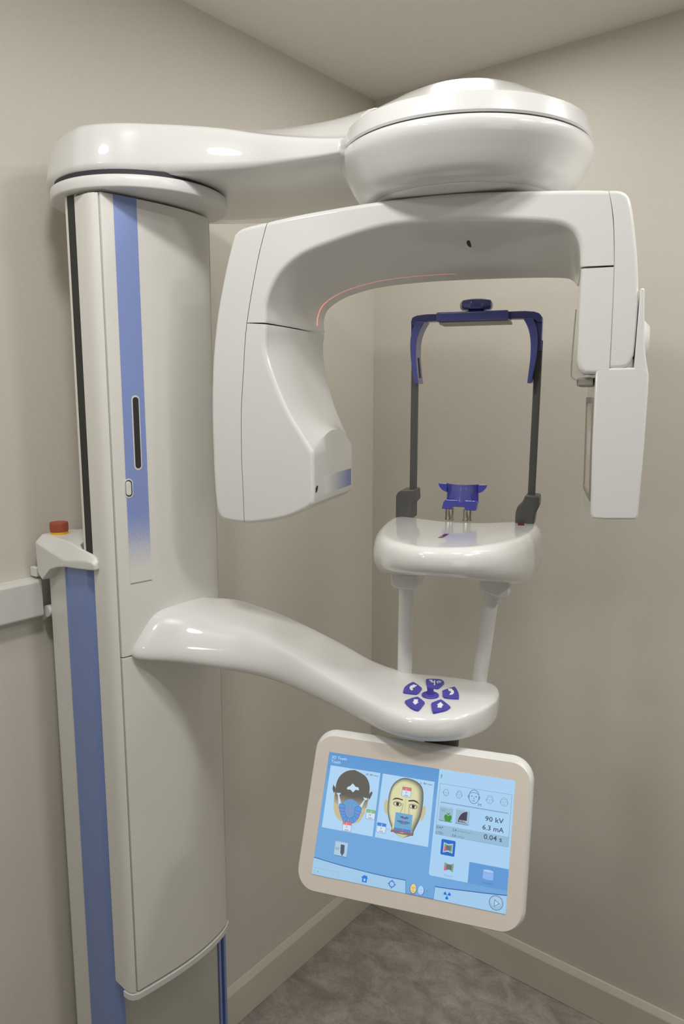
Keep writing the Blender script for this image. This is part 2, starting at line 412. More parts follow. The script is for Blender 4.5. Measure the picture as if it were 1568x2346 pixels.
# ---------------------------------------------------------------- rotating C-arm (front outline at b=-.10, rear at b=+.10)
capL_out = [(-0.2872, 1.9059), (-0.3265, 1.9003), (-0.3416, 1.8935), (-0.3479, 1.8835), (-0.3621, 1.8371), (-0.378, 1.7708), (-0.3879, 1.7026), (-0.3924, 1.6329), (-0.3929, 1.5618), (-0.3917, 1.4968), (-0.3893, 1.4650), (-0.3873, 1.4525), (-0.3825, 1.4425), (-0.3740, 1.4375), (-0.3600, 1.4352), (-0.337, 1.4338)]
seamL = [(-0.2872, 1.9059), (-0.3052, 1.8472), (-0.3252, 1.7557), (-0.3329, 1.6813), (-0.3384, 1.6122), (-0.3393, 1.5418), (-0.3381, 1.4917), (-0.337, 1.4338)]
beam_top = [(-0.2872, 1.9059), (-0.2247, 1.9133), (-0.1322, 1.9204), (-0.0509, 1.9236), (0.0175, 1.9233), (0.0949, 1.9192), (0.1633, 1.9146), (0.2047, 1.9112)]
seamR = [(0.2047, 1.9112), (0.2095, 1.8911), (0.2137, 1.8634), (0.2169, 1.8143), (0.2175, 1.7625), (0.2183, 1.6831)]
inner_f = [(-0.2928, 1.7547), (-0.29, 1.7876), (-0.2687, 1.8258), (-0.2323, 1.8528), (-0.1762, 1.8702), (-0.114, 1.8838), (-0.0638, 1.8883), (0.016, 1.8868), (0.1075, 1.8786), (0.1519, 1.8693), (0.1698, 1.8479), (0.1736, 1.8144)]
inner_b = [(-0.2653, 1.7519), (-0.2678, 1.7711), (-0.2619, 1.7899), (-0.2428, 1.8044), (-0.2142, 1.816), (-0.1662, 1.8258), (-0.104, 1.8304), (-0.0288, 1.8319), (0.0789, 1.8304), (0.1408, 1.8275), (0.1566, 1.8225), (0.1636, 1.8144)]
head_f = [(-0.2928, 1.7535), (-0.2942, 1.7147), (-0.2785, 1.6673), (-0.2567, 1.6198), (-0.2348, 1.5859), (-0.2144, 1.5535)]
head_m = [(-0.2810, 1.7530), (-0.2810, 1.7200), (-0.2700, 1.6730), (-0.2530, 1.6290), (-0.2350, 1.6010), (-0.2150, 1.5860)]
head_b = [(-0.2653, 1.7510), (-0.2688, 1.7250), (-0.2639, 1.6784), (-0.2488, 1.6275), (-0.2346, 1.5921), (-0.2152, 1.5529)]
low_f = [(-0.2144, 1.5535), (-0.2141, 1.515), (-0.2143, 1.4794), (-0.2190, 1.4690), (-0.236, 1.4580), (-0.2665, 1.4454), (-0.3054, 1.437), (-0.337, 1.4330)]

def reparam(pts, d0, d1):
    """same point count, but running from d0 after the start to d1 before the end of the polyline"""
    acc = [0.0]
    for p, q in zip(pts, pts[1:]): acc.append(acc[-1] + math.dist(p, q))
    L = acc[-1]; out = []
    for a in acc:
        s_ = a
        if d0 and a < 2 * d0: s_ = d0 + a / 2
        if d1 and L - a < 2 * d1: s_ = L - (d1 + (L - a) / 2)
        k = 0
        while k < len(acc) - 2 and acc[k + 1] < s_: k += 1
        t = (s_ - acc[k]) / max(1e-9, acc[k + 1] - acc[k])
        out.append((pts[k][0] + (pts[k + 1][0] - pts[k][0]) * t, pts[k][1] + (pts[k + 1][1] - pts[k][1]) * t))
    return out
def flush(o, stations):
    """flat shading for the two end faces of a loft"""
    me = o.data; ends = (stations[0][0], stations[-1][0])
    bs = [(Vector(v.co) + ROOT - P0).dot(BX) for v in me.vertices]
    at = [next((i for i, e in enumerate(ends) if abs(b - e) < 2e-6), -1) for b in bs]
    for e in me.edges:
        i, j = e.vertices
        if at[i] >= 0 and at[i] == at[j]: e.use_edge_sharp = True
    return o
def lofted(name, segs_of, stations, parent, m, strip=None, gap=.0006, **k):
    """loft a closed (a,z) outline along b; outline = [('round'|'seam', pts)...], rounded edges shrink by the station's inset"""
    rings = []
    for b, d in stations:
        segs = segs_of(b); n = len(segs); poly = []; kind = []; starts = []; orig = []
        for i, (ty, pts) in enumerate(segs):
            ps = list(pts); og = list(pts)
            if ty == 'seam':
                ps = reparam(ps, d if segs[i - 1][0] == 'round' and n > 1 else 0, d if segs[(i + 1) % n][0] == 'round' and n > 1 else 0)
            starts.append(len(poly))
            if n == 1: poly += ps; orig += og; kind += ['r'] * len(ps); continue
            if ty == 'round': ps = ps[1:-1]; og = og[1:-1]; poly += ps; orig += og; kind += ['r'] * len(ps)
            else:
                if segs[(i + 1) % n][0] == 'seam': ps = ps[:-1]; og = og[:-1]
                poly += ps; orig += og; kind += ['s'] * len(ps)
        nn = normals2(orig)
        rings.append([W(p[0] - q_[0] * (d if t == 'r' else gap), b, p[1] - q_[1] * (d if t == 'r' else gap)) for p, q_, t in zip(poly, nn, kind)])
    if strip is None: return flush(part(name, ring_loft(rings), m, parent, **k), stations)
    v, f = ring_loft(rings, cap=False); n = len(rings[0]); L = len(rings)
    st_ = starts + [n]
    ca, cb = strip(st_, n)
    for base_, flip in ((0, True), ((L - 1) * n, False)):
        f += [tuple(base_ + i for i in (t[::-1] if flip else t)) for t in strip_tris(poly, ca, cb) if len(set(t)) == 3]
    return flush(part(name, (v, f), m, parent, **k), stations)
def strip_tris(poly, ca, cb):
    """triangles bridging two index chains ca, cb of the outline"""
    def par(c):
        d = [0]
        for i, k in zip(c, c[1:]): d.append(d[-1] + math.dist(poly[i], poly[k]))
        return [x / d[-1] for x in d]
    pa, pb = par(ca), par(cb); i = j = 0; t = []
    while i < len(ca) - 1 or j < len(cb) - 1:
        if j == len(cb) - 1 or (i < len(ca) - 1 and pa[i + 1] <= pb[j + 1]):
            t.append((ca[i], ca[i + 1], cb[j])); i += 1
        else:
            t.append((ca[i], cb[j + 1], cb[j])); j += 1
    return t
def rounding(r, f=-.10, b=.10, mids=(-.06, -.02, .02, .06), n=8):
    s = [(f + r * (1 - math.sin(math.pi / 2 * i / n)), r * (1 - math.cos(math.pi / 2 * i / n))) for i in range(n, -1, -1)]
    e = [(b - r * (1 - math.sin(math.pi / 2 * i / n)), r * (1 - math.cos(math.pi / 2 * i / n))) for i in range(0, n + 1)]
    return s + [(x, 0) for x in mids] + e
def mixp(p, q, t): return [(a[0] + (c[0] - a[0]) * t, a[1] + (c[1] - a[1]) * t) for a, c in zip(p, q)]
# beam
top_s = cr(beam_top, 4); if_s = cr(inner_f, 6); ib_s = cr(inner_b, 6); sl_s = cr(seamL, 4)[:9]
n_top, n_in = len(top_s), len(if_s)
def beam_segs(b):
    inn = mixp(if_s, ib_s, (b + .1) / .2)
    return [('seam', [inn[0]] + sl_s[::-1]), ('round', top_s), ('seam', cr(seamR[:4], 4) + [inn[-1]]), ('round', inn[::-1])]
def beam_strip(st, n):
    a = list(range(0, st[3])); b = [0] + list(range(st[3], n))[::-1] + [st[3] - 1]
    return a[1:-1], [0] + b[1:-1] + [st[3] - 1]
carm = lofted('c_arm_beam', beam_segs, rounding(.0065), root, M['gloss'], strip=beam_strip, sharp=50)
def under_z(a, b):
    t = (b + .1) / .2; zs = []
    for ch in (if_s, ib_s):
        for (a0, z0), (a1, z1) in zip(ch, ch[1:]):
            if a0 <= a <= a1 and z0 > 1.80: zs.append(z0 + (z1 - z0) * (a - a0) / (a1 - a0)); break
    return zs[0] + (zs[1] - zs[0]) * t
part('sensor_hole', ring_loft([[W(.011 + .0038 * math.cos(t_ * math.pi / 8), -.030 + .011 * math.sin(t_ * math.pi / 8), under_z(.011, -.030 + .011 * math.sin(t_ * math.pi / 8)) + dz) for t_ in range(16)] for dz in (-.0006, .004)]), M['gap'], carm)
# left end cap
co_s = cr(capL_out, 4); sl_full = cr(seamL, 4)
def cap_strip(st, n):
    # chain a: rounded outer edge, chain b: seam (starts and ends at the shared corners)
    seam = list(range(st[1], n)); rnd = list(range(0, st[1]))
    return rnd, seam[::-1]
capl = lofted('c_arm_end_cap', lambda b: [('round', co_s), ('seam', sl_full[::-1])], rounding(.0065), root, M['gloss'], strip=cap_strip, sharp=50)
# tube head
hf, hm, hb = cr(head_f, 5), cr(head_m, 5), cr(head_b, 5)
lw = cr(low_f, 5)
sl_low = [p for p in sl_full if p[1] < 1.7565]
def head_segs(b):
    t = (b + .1) / .2
    if t < .5: inn = mixp(hf, hm, math.sin(math.pi * t) if t > 0 else 0)
    else: inn = mixp(hm, hb, 1 - math.sin(math.pi * t) if t < 1 else 1)
    low = [inn[-1]] + [(p[0], min(p[1], inn[-1][1])) for p in lw[1:]]
    return [('seam', [sl_low[0], inn[0]]), ('round', inn + low[1:]), ('seam', sl_low[::-1])]
head = lofted('tube_head', head_segs, rounding(.007, mids=(-.08, -.06, -.04, -.02, 0, .02, .04, .06, .08)), root, M['gloss'], strip=lambda st, n: ([0] + list(range(n - 1, st[2] - 1, -1)), list(range(1, st[2] + 1))), sharp=42)
part('lens_hole', ring_loft([[W(a_, -0.087 + b_, 1.4945 + z_) for b_, z_ in ((-.005, -.005), (-.005, .002), (.001, .006), (.006, .005), (.004, -.001), (-.001, -.005))] for a_ in (-.2170, -.2136)]), M['dark'], head)
bl_m = mat('printed_blue_fade', rgb(120, 140, 190), 0.3, noise=.01)
def fade_mat():
    m = bpy.data.materials.new('printed_blue_fade'); m.use_nodes = True
    nt = m.node_tree; b = nt.nodes['Principled BSDF']; b.inputs['Roughness'].default_value = 0.25
    tc = nt.nodes.new('ShaderNodeTexCoord'); r = nt.nodes.new('ShaderNodeValToRGB')
    mp = nt.nodes.new('ShaderNodeMapping'); mp.vector_type = 'TEXTURE'
    o = W(-.2136, -.05, 0) - ROOT
    mp.inputs['Location'].default_value = (o.x, o.y, 0); mp.inputs['Rotation'].default_value = (0, 0, math.atan2(BX.y, BX.x)); mp.inputs['Scale'].default_value = (.14, .14, .14)
    sx = nt.nodes.new('ShaderNodeSeparateXYZ')
    nt.links.new(tc.outputs['Object'], mp.inputs[0]); nt.links.new(mp.outputs[0], sx.inputs[0]); nt.links.new(sx.outputs['X'], r.inputs[0])
    r.color_ramp.elements[0].position = 0.1; r.color_ramp.elements[0].color = (*rgb(234, 231, 225), 1)
    r.color_ramp.elements[1].position = 0.85; r.color_ramp.elements[1].color = (*rgb(122, 140, 188), 1)
    nt.links.new(r.outputs[0], b.inputs['Base Color']); return m
part('blue_band', ring_loft([[W(a_, b_, z_) for b_, z_ in ((-.05, 1.482), (.088, 1.482), (.088, 1.512), (-.05, 1.512))] for a_ in (-.2150, -.2136)]), fade_mat(), head)
# right end cap and sensor block
capR = [(0.2047, 1.9112), (0.221, 1.9087), (0.2305, 1.9004), (0.2357, 1.8837), (0.2414, 1.8505), (0.2471, 1.8061), (0.2497, 1.7613), (0.2486, 1.7046), (0.2467, 1.6930), (0.2428, 1.6845), (0.2360, 1.6803), (0.2183, 1.6790)]
cr_s = cr(capR, 4); sr_s = cr(seamR[:-1] + [(0.2183, 1.6790)], 4)
lofted('c_arm_end_cap', lambda b: [('round', cr_s), ('seam', sr_s[::-1])], rounding(.005, -.098, .098), root, M['gloss'], strip=cap_strip, sharp=50)
def blk_segs(b):
    ai = 0.1740 - .009 * (b + .1) / .2
    return [('seam', [(.2169, 1.8130), (ai, 1.8130)]),
            ('round', [(ai, 1.8130), (ai, 1.76), (ai + .0006, 1.71), (ai + .0006, 1.690), (ai + .0035, 1.679), (ai + .011, 1.6725), (.200, 1.6718), (.2183, 1.6718)]),
            ('seam', [(.2183, 1.6718), (.2183, 1.7000), (.2178, 1.7625), (.2169, 1.8130)])]
blk = lofted('sensor_mount', blk_segs, rounding(.006), root, M['gloss'], sharp=45)
# folded bracket and latch under the mount
def ribbon(path, hw, b0, b1):
    rings = []
    for i, p in enumerate(path):
        q0, q1 = path[max(0, i - 1)], path[min(len(path) - 1, i + 1)]
        d = Vector((q1[0] - q0[0], q1[1] - q0[1])).normalized(); n = (-d.y * hw, d.x * hw)
        rings.append([W(p[0] + n[0], b0, p[1] + n[1]), W(p[0] - n[0], b0, p[1] - n[1]), W(p[0] - n[0], b1, p[1] - n[1]), W(p[0] + n[0], b1, p[1] + n[1])])
    return ring_loft(rings)
part('guard_strip', ribbon(cr([(0.1706, 1.760), (0.1690, 1.720), (0.1680, 1.677), (0.1694, 1.668), (0.1765, 1.6635)], 5), .0008, -.092, -.086), M['grey'], blk)
part('latch', box_ab(0.176, 0.198, -0.09, 0.03, 1.6555, 1.668), M['grey'], blk, bevel=.003)
# sensor panel
sp_poly = [(0.2005, 1.6795), (0.2655, 1.6808), (0.2685, 1.6690), (0.2687, 1.6468), (0.268, 1.5765), (0.2660, 1.4800), (0.2640, 1.4740), (0.2220, 1.4717), (0.2060, 1.4725), (0.2035, 1.4790), (0.2012, 1.575)]
def sens_segs(b):
    t = (b + .1) / .17
    return [('round', [(a - (.013 * t if a < .21 else 0.0), z - (0.008 * t if z < 1.49 else 0)) for a, z in sp_poly])]
sens = lofted('sensor_panel', sens_segs, rounding(.003, -.100, .070, (-.05, 0, .04)), root, M['gloss'], sharp=40)
tail = cr([(0.2512, 1.7820), (0.2525, 1.7835), (0.2560, 1.7830), (0.2568, 1.7800)], 3) + cr([(0.2585, 1.7450), (0.2605, 1.7150), (0.2640, 1.6900), (0.2687, 1.6680)], 4) + [(0.2600, 1.6650), (0.2490, 1.6700), (0.2490, 1.6820)]
lofted('sensor_bracket', lambda b: [('round', tail)], rounding(.0024, -.0999, .050, (0,)), sens, M['gloss'], sharp=40)
def inner_pt(b, z, d):
    t = (b + .1) / .17
    a0 = 0.2005 + (0.2012 - 0.2005) * (1.6795 - z) / .1045 if z > 1.575 else 0.2012 + .0023 * (1.575 - z) / .096
    return W(a0 - .013 * t - d, b, z)
fr = [(-.088, 1.640), (.060, 1.640), (.060, 1.495), (-.088, 1.495)]; fi = [(-.080, 1.632), (.048, 1.632), (.048, 1.503), (-.080, 1.503)]
v = [inner_pt(b, z, d) for d in (0, .002) for b, z in fr + fi]
f = []
for i in range(4):
    k = (i + 1) % 4
    f += [(8 + i, 8 + k, 12 + k, 12 + i), (i, k, 8 + k, 8 + i), (4 + i, 4 + k, 12 + k, 12 + i)]
part('window_frame', (v, f), M['grey'], sens)
v = [inner_pt(b, z, .0004) for b, z in fi]
part('sensor_window', (v, [(0, 1, 2, 3)]), mat('sensor_window_film', rgb(205, 196, 178), .3, noise=.01), sens, fix=False)
part('pivot_knob', tube(W(0.258, 0.03, 1.725), W(0.272, 0.03, 1.725), .034, 40, .020), M['white'], sens, sharp=60)

# ---------------------------------------------------------------- patient support arm
N_ = [(0.243, -1.058, 1.270, 1.190), (0.272, -1.060, 1.268, 1.188), (0.318, -1.020, 1.262, 1.182), (0.384, -0.984, 1.250, 1.175), (0.438, -0.960, 1.241, 1.170), (0.504, -0.947, 1.230, 1.165), (0.605, -0.957, 1.213, 1.161), (0.682, -0.970, 1.204, 1.159), (0.743, -0.979, 1.200, 1.158), (0.785, -0.972, 1.200, 1.158), (0.815, -0.950, 1.200, 1.158), (0.836, -0.918, 1.200, 1.159), (0.843, -0.876, 1.198, 1.161), (0.839, -0.838, 1.193, 1.167)]
F_ = [(0.243, -0.892), (0.275, -0.868), (0.302, -0.837), (0.345, -0.819), (0.379, -0.808), (0.430, -0.804), (0.525, -0.808), (0.600, -0.824), (0.667, -0.823), (0.722, -0.801), (0.768, -0.786), (0.796, -0.781), (0.815, -0.791), (0.828, -0.808)]
S_ = cr([n + f_ for n, f_ in zip(N_, F_)], 4)
secR = [(.05, 0), (.01, .05), (0, .14), (.025, .28), (.16, .66), (.24, .88), (.34, .975), (.48, 1.0), (.70, 1.0), (.90, .99), (.97, .93), (1, .75), (1, .2), (.94, 0)]
secP = [(.16, 0), (.06, .04), (.012, .22), (.004, .50), (.018, .74), (.045, .90), (.085, 1.0), (.3, 1.0), (.70, 1.0), (.90, 1.0), (.965, .94), (1, .70), (.985, .25), (.90, 0)]
rings = []
for i, (nx, ny, zt, zb, fx, fy) in enumerate(S_):
    t = min(1, i / (len(S_) * .55)); t = t * t * (3 - 2 * t)
    Np, Fp = Vector((nx, ny, 0)), Vector((fx, fy, 0)); ring = []
    for (u0, h0), (u1, h1) in zip(secR, secP):
        u, h = u0 + (u1 - u0) * t, h0 + (h1 - h0) * t
        p = Np.lerp(Fp, u); ring.append((p.x, p.y, zb + (zt - zb) * h))
    rings.append(ring)
arm = part('support_arm', ring_loft(rings), M['gloss'], sharp=80, subsurf=1)
gk = [[(0.243 + dx, p[1] + (p[1] + 0.975) * .012, p[2] + (p[2] - 1.23) * .03) for p in rings[0]] for dx in (0.0, 0.0125)]
part('root_gasket', ring_loft(gk), M['gap'], arm)
BT = {
 'tl': [(-0.0509, -0.1509), (-0.0527, -0.1325), (-0.047, -0.1128), (-0.0416, -0.1134), (-0.029, -0.1278), (-0.0269, -0.134), (-0.029, -0.1524), (-0.0329, -0.1548), (-0.0483, -0.1551)],
 'top': [(-0.0273, -0.1005), (-0.0273, -0.0914), (-0.0091, -0.0862), (-0.0029, -0.0903), (0.0006, -0.0982), (-0.0027, -0.1205), (-0.0079, -0.1233), (-0.0204, -0.1196)],
 'r': [(0.0058, -0.1347), (0.0053, -0.1281), (0.0168, -0.111), (0.0206, -0.1108), (0.0289, -0.1301), (0.0325, -0.1471), (0.0307, -0.152), (0.0117, -0.1533)],
 'bl': [(-0.0384, -0.1892), (-0.0379, -0.1811), (-0.0277, -0.1662), (-0.0223, -0.1676), (-0.0119, -0.1801), (-0.0111, -0.1861), (-0.0131, -0.2068), (-0.0165, -0.2104), (-0.0257, -0.205)],
 'br': [(-0.0005, -0.1856), (-0.0001, -0.1776), (0.0073, -0.1655), (0.0115, -0.165), (0.026, -0.1826), (0.0269, -0.1869), (0.0229, -0.1974), (0.0103, -0.2092), (0.0064, -0.2076)]}
AR = {
 'bl': [(-0.0283, -0.1768), (-0.0223, -0.1757), (-0.021, -0.1848), (-0.0192, -0.1848), (-0.0222, -0.1952), (-0.0284, -0.1864), (-0.0267, -0.1858)],
 'br': [(0.0109, -0.1738), (0.0169, -0.1836), (0.0155, -0.1847), (0.0163, -0.1927), (0.0102, -0.1942), (0.0095, -0.1852), (0.0075, -0.1853)],
 'tl': [(-0.0392, -0.1461), (-0.0433, -0.1414), (-0.0456, -0.1336), (-0.0448, -0.1273), (-0.0428, -0.1249), (-0.0428, -0.122), (-0.0362, -0.1233), (-0.0379, -0.1299), (-0.0381, -0.1334), (-0.0401, -0.1334), (-0.0405, -0.137), (-0.0381, -0.1413)],
 'r': [(0.0112, -0.1209), (0.0162, -0.1185), (0.0184, -0.1229), (0.0211, -0.1261), (0.0228, -0.1329), (0.0222, -0.1398), (0.0179, -0.1439), (0.0175, -0.1381), (0.0186, -0.1344), (0.0172, -0.1301), (0.0155, -0.128), (0.0146, -0.13)]}
PZ = 1.2005
def flat_ab(poly, z0, z1): return ring_loft([[W(a, b, z) for a, b in poly] for z in (z0, z1)])
def blob(a, b, ra, rb): return [(a + ra * math.cos(t * math.pi / 6), b + rb * math.sin(t * math.pi / 6)) for t in range(12)]
def bar2(p, q, w_):
    d = Vector((q[0] - p[0], q[1] - p[1])).normalized(); n = Vector((-d.y, d.x)) * w_
    return [(p[0] + n.x, p[1] + n.y), (p[0] - n.x, p[1] - n.y), (q[0] - n.x, q[1] - n.y), (q[0] + n.x, q[1] + n.y)]
def arc2(c, r, t0, t1, w_, n=8, sq=1.0):
    o = [(c[0] + (r + w_) * math.cos(math.radians(t0 + (t1 - t0) * i / n)), c[1] + sq * (r + w_) * math.sin(math.radians(t0 + (t1 - t0) * i / n))) for i in range(n + 1)]
    i_ = [(c[0] + (r - w_) * math.cos(math.radians(t0 + (t1 - t0) * i / n)), c[1] + sq * (r - w_) * math.sin(math.radians(t0 + (t1 - t0) * i / n))) for i in range(n + 1)]
    return o + i_[::-1]
names = {'tl': 'blue pad button with a curved white arrow, left', 'top': 'blue pad button with a white face profile', 'r': 'blue pad button with a curved white arrow, right',
         'bl': 'blue pad button with a white down arrow', 'br': 'blue pad button with a white up arrow'}
for k, poly in BT.items():
    sm = cr(poly, 3, True)
    vf = flat_ab(sm, PZ - .003, PZ + .0016); nv = len(vf[1])
    mi = [0] * nv
    if k in AR: syms = [AR[k]]
    else: syms = [blob(-.0205, -.0965, .0028, .0022), blob(-.0170, -.1015, .0030, .0022), bar2((-.0150, -.0945), (-.0112, -.1135), .0009),
                  arc2((-.0052, -.099), .0050, 100, 250, .0008), arc2((-.0048, -.0985), .0020, 60, 280, .0007)]
    for s in syms:
        s_ = flat_ab(s, PZ + .0012, PZ + .0021); vf = merge(vf, s_); mi += [1] * len(s_[1])
    b_ = part('control_button', vf, [M['button'], M['symbol']], arm, midx=mi, sharp=40)
    tag(b_, names[k])
jc = W(-.0097, -.1505, PZ)
part('joystick', lathe([(0.0128, -0.003), (0.0128, .0012), (0.0118, .0022), (0.0075, .0020), (0.0055, .003), (0.0048, .008), (0.0050, .0115), (0.0055, .0125), (0.0052, .0140), (0.003, .0148), (0.0008, .0150)], jc, 40), M['button'], arm)

# posts and chin rest
for nm, p, q_ in (('l', (-.072, -.060), (-.071, -.060)), ('r', (.048, -.060), (.0675, -.060))):
    part('support_post', tube(W(p[0], p[1], 1.185), W(q_[0], q_[1], 1.366), .0118, 32), M['white'])
co = cr([(-.112, -.052), (-.117, .000), (-.117, .036), (-.104, .050), (-.085, .044), (-.060, .031), (-.030, .023), (.005, .021), (.040, .031), (.068, .048), (.090, .058), (.108, .060), (.120, .042), (.1225, .006), (.114, -.050), (.098, -.110), (.073, -.158), (.045, -.186), (.010, -.200), (-.022, -.199), (-.060, -.176), (-.088, -.140), (-.103, -.098)], 4, True)
lay = [(1.0, -.045), (.998, -.026), (.975, -.011), (.92, -.002), (.83, .0055), (.68, .0105), (.47, .012), (.28, .0105), (.15, .008), (.070, .0045), (.020, 0), (.004, -.0035), (0, -.008)]
zbot = lambda b: 1.3535 + .25 * max(0, -b - .05) - .05 * max(0, b)
def chin_ring(k, d):
    base_ = offset2(co, max(d, -.010)); e = 1 - max(0, -.010 - d) / .11
    return [W(.005 + (p[0] - .005) * e, -.06 + (p[1] + .06) * e, 1.436 - (1.436 - zbot(o_[1])) * k) for p, o_ in zip(base_, co)]
rings = [chin_ring(k, d) for k, d in lay]
chin = part('chin_rest_table', ring_loft(rings), M['mirror'], sharp=60)
part('laser_window', flat_ab([(-.0045, -.094), (.0025, -.092), (-.0005, -.126), (-.0075, -.129)], 1.4358, 1.4363), M['rwin'], chin)
part('laser_window', flat_ab([(.0895, .046), (.0995, .049), (.1025, .020), (.0925, .017)], 1.4358, 1.4363), M['rwin'], chin)
part('post_collar', merge(prism_ab([(-.092, 1.366), (-.046, 1.366), (-.047, 1.347), (-.055, 1.341), (-.084, 1.341), (-.091, 1.347)], -.082, -.036)), M['white'], chin, bevel=.003)
part('post_collar', merge(prism_ab([(.047, 1.368), (.094, 1.368), (.093, 1.345), (.086, 1.338), (.072, 1.342), (.049, 1.349)], -.082, -.036)), M['white'], chin, bevel=.003)

# head support: clamps, rods, blue bridge with temple pads
hs = part('head_support_bridge', merge(
    box_ab(-.0505, .0645, .030, .080, 1.7605, 1.7755)), M['indigo'], bevel=.0025)
part('bridge_underside', box_ab(-.046, .066, .034, .078, 1.7565, 1.7608), M['grey'], hs, bevel=.001)
ka = W(.0105, .055, 0)
part('bridge_knob', lathe([(0.012, 1.775), (0.014, 1.7785), (0.023, 1.7795), (0.0255, 1.783), (0.0262, 1.789), (0.024, 1.7935), (0.018, 1.7955), (0.004, 1.796)], ka, 72, 9, .03), M['indigo'], hs)
lb = [(-.048, 1.763), (-.048, 1.7745), (-.070, 1.7745), (-.086, 1.773), (-.0935, 1.770), (-.0955, 1.764), (-.0955, 1.757), (-.088, 1.757), (-.085, 1.7605), (-.076, 1.7625)]
part('bridge_bar', prism_ab(lb, .044, .066), M['indigo'], hs, bevel=.0015)
rb = [(.0625, 1.763), (.0625, 1.7745), (.088, 1.7745), (.103, 1.773), (.1110, 1.770), (.1150, 1.765), (.1150, 1.757), (.107, 1.757), (.104, 1.7605), (.094, 1.7625)]
part('bridge_bar', prism_ab(rb, .044, .066), M['indigo'], hs, bevel=.0015)
lp = cr([(-.0705, 1.7630), (-.0790, 1.7480), (-.0840, 1.7300), (-.0845, 1.7050), (-.0825, 1.6840), (-.0800, 1.6620)], 4)
def pad_poly(inner, th0, th1):
    n = len(inner); return inner + [(a + (th0 + (th1 - th0) * (i / (n - 1)) ** .7), z) for i, (a, z) in enumerate(inner)][::-1]
part('temple_pad', prism_ab(pad_poly(lp, -.016, -.0065), .038, .076), M['indigo'], hs, bevel=.0015)
part('pad_slot', prism_ab([(a + .0006, z) for a, z in lp[12:19]] + [(a - .001, z) for a, z in lp[12:19]][::-1], .052, .062), M['dark'], hs)
rp = cr([(.0865, 1.7630), (.0945, 1.7480), (.0990, 1.7300), (.1000, 1.7050), (.0985, 1.6840), (.0965, 1.6620)], 4)
part('temple_pad', prism_ab(pad_poly(rp, .016, .0065), .038, .076), M['indigo'], hs, bevel=.0015)
part('bridge_end', prism_ab([(-.0965, 1.765), (-.0965, 1.716), (-.0905, 1.716), (-.0885, 1.740), (-.0830, 1.763)], .050, .070), M['indigo'], hs, bevel=.001)
part('bridge_end', prism_ab([(.1155, 1.765), (.1155, 1.713), (.1090, 1.713), (.1075, 1.740), (.1020, 1.763)], .050, .070), M['indigo'], hs, bevel=.001)
part('support_rod', box_ab(-.0968, -.0855, .055, .067, 1.470, 1.730), M['char'], bevel=.002)
part('support_rod', ring_loft([[W(a, b, z) for a, b in ((c - .0058, .055), (c + .0058, .055), (c + .0058, .067), (c - .0058, .067))] for c, z in ((.1085, 1.470), (.1110, 1.730))]), M['char'], bevel=.002)
cl_l = [(-.117, 1.432), (-.117, 1.471), (-.114, 1.478), (-.107, 1.4825), (-.0835, 1.4835), (-.0825, 1.466), (-.0845, 1.4615), (-.0885, 1.459), (-.0885, 1.432)]
part('rod_clamp', prism_ab(cl_l, .040, .082), M['char'], bevel=.003)
cl_r = [(.0855, 1.432), (.0855, 1.452), (.088, 1.462), (.096, 1.471), (.1005, 1.483), (.1225, 1.4815), (.1225, 1.464), (.117, 1.452), (.1150, 1.432)]
part('rod_clamp', prism_ab(cl_r, .040, .082), M['char'], bevel=.003)

# chin cup on its two steel pins
def cup_ring(z, hw, bo, curve, th=.003):
    n = 14; o = []; i_ = []
    for k in range(n + 1):
        s = -1 + 2 * k / n; a = -.0035 + hw * s
        b = bo + curve * s * s
        o.append(W(a, b, z)); i_.append(W(a, b + th, z))
    return o + i_[::-1]
cup = part('chin_cup', ring_loft([cup_ring(1.4655, .0265, .038, .010), cup_ring(1.472, .0270, .037, .013), cup_ring(1.480, .0265, .036, .014), cup_ring(1.489, .0270, .033, .016), cup_ring(1.4955, .0275, .029, .018), cup_ring(1.4965, .0275, .029, .018)]), M['cupblue'], sharp=60)
for s in (-1, 1):
    c0 = -.0035 + s * .026
    part('cup_wing', ring_loft([[W(c0 + s * da, b_, 1.4960 - dz) for da, dz in ((0, 0), (.0155, -.0005), (.013, .006), (.008, .0115), (0, .015))] for b_ in (.046, .050)]), M['cupblue'], cup, bevel=.001)
part('cup_base', merge(prism_ab([(-.0365, 1.4535), (-.0185, 1.4530), (-.0185, 1.4580), (.0025, 1.4580), (.0025, 1.4530), (.0215, 1.4530), (.0235, 1.466), (.0200, 1.470), (-.0300, 1.470), (-.0335, 1.4655)], .038, .058)), M['cupblue'], cup, bevel=.0015)
for a_ in (-.0238, .0062):
    part('steel_pin', lathe([(0.0078, 1.434), (0.0078, 1.437), (0.0072, 1.438), (0.0072, 1.454)], W(a_, .046, 0), 28), M['steel'], cup)

# ---------------------------------------------------------------- touchscreen
U_ = Vector((.9381, .3462, 0.0)).normalized(); V_ = Vector((-.1640, .4445, .8806)).normalized(); V_ = (V_ - U_ * V_.dot(U_)).normalized()
Nn = U_.cross(V_); TC = Vector((.7924, -.9945, 1.0477))
def T(u, v, n): return TC + U_ * u + V_ * v + Nn * n
def mon_ring(d, n, r=.031): return [T(u, v, n) for u, v in round_rect(-.1595 - d, .1590 + d, -.1065 - d, .1165 + d, r + d, 10)]
mon = part('touchscreen', ring_loft([mon_ring(-.012, -.034), mon_ring(-.004, -.033), mon_ring(0, -.028), mon_ring(0.0005, -.016), mon_ring(0, -.010), mon_ring(-.001, -.006), [T(u, v, -.0008) for u, v in round_rect(-.1562, .1557, -.1046, .1072, .0275, 10)], [T(u, v, 0) for u, v in round_rect(-.1550, .1545, -.1036, .1058, .0265, 10)]]), M['white'], sharp=50)
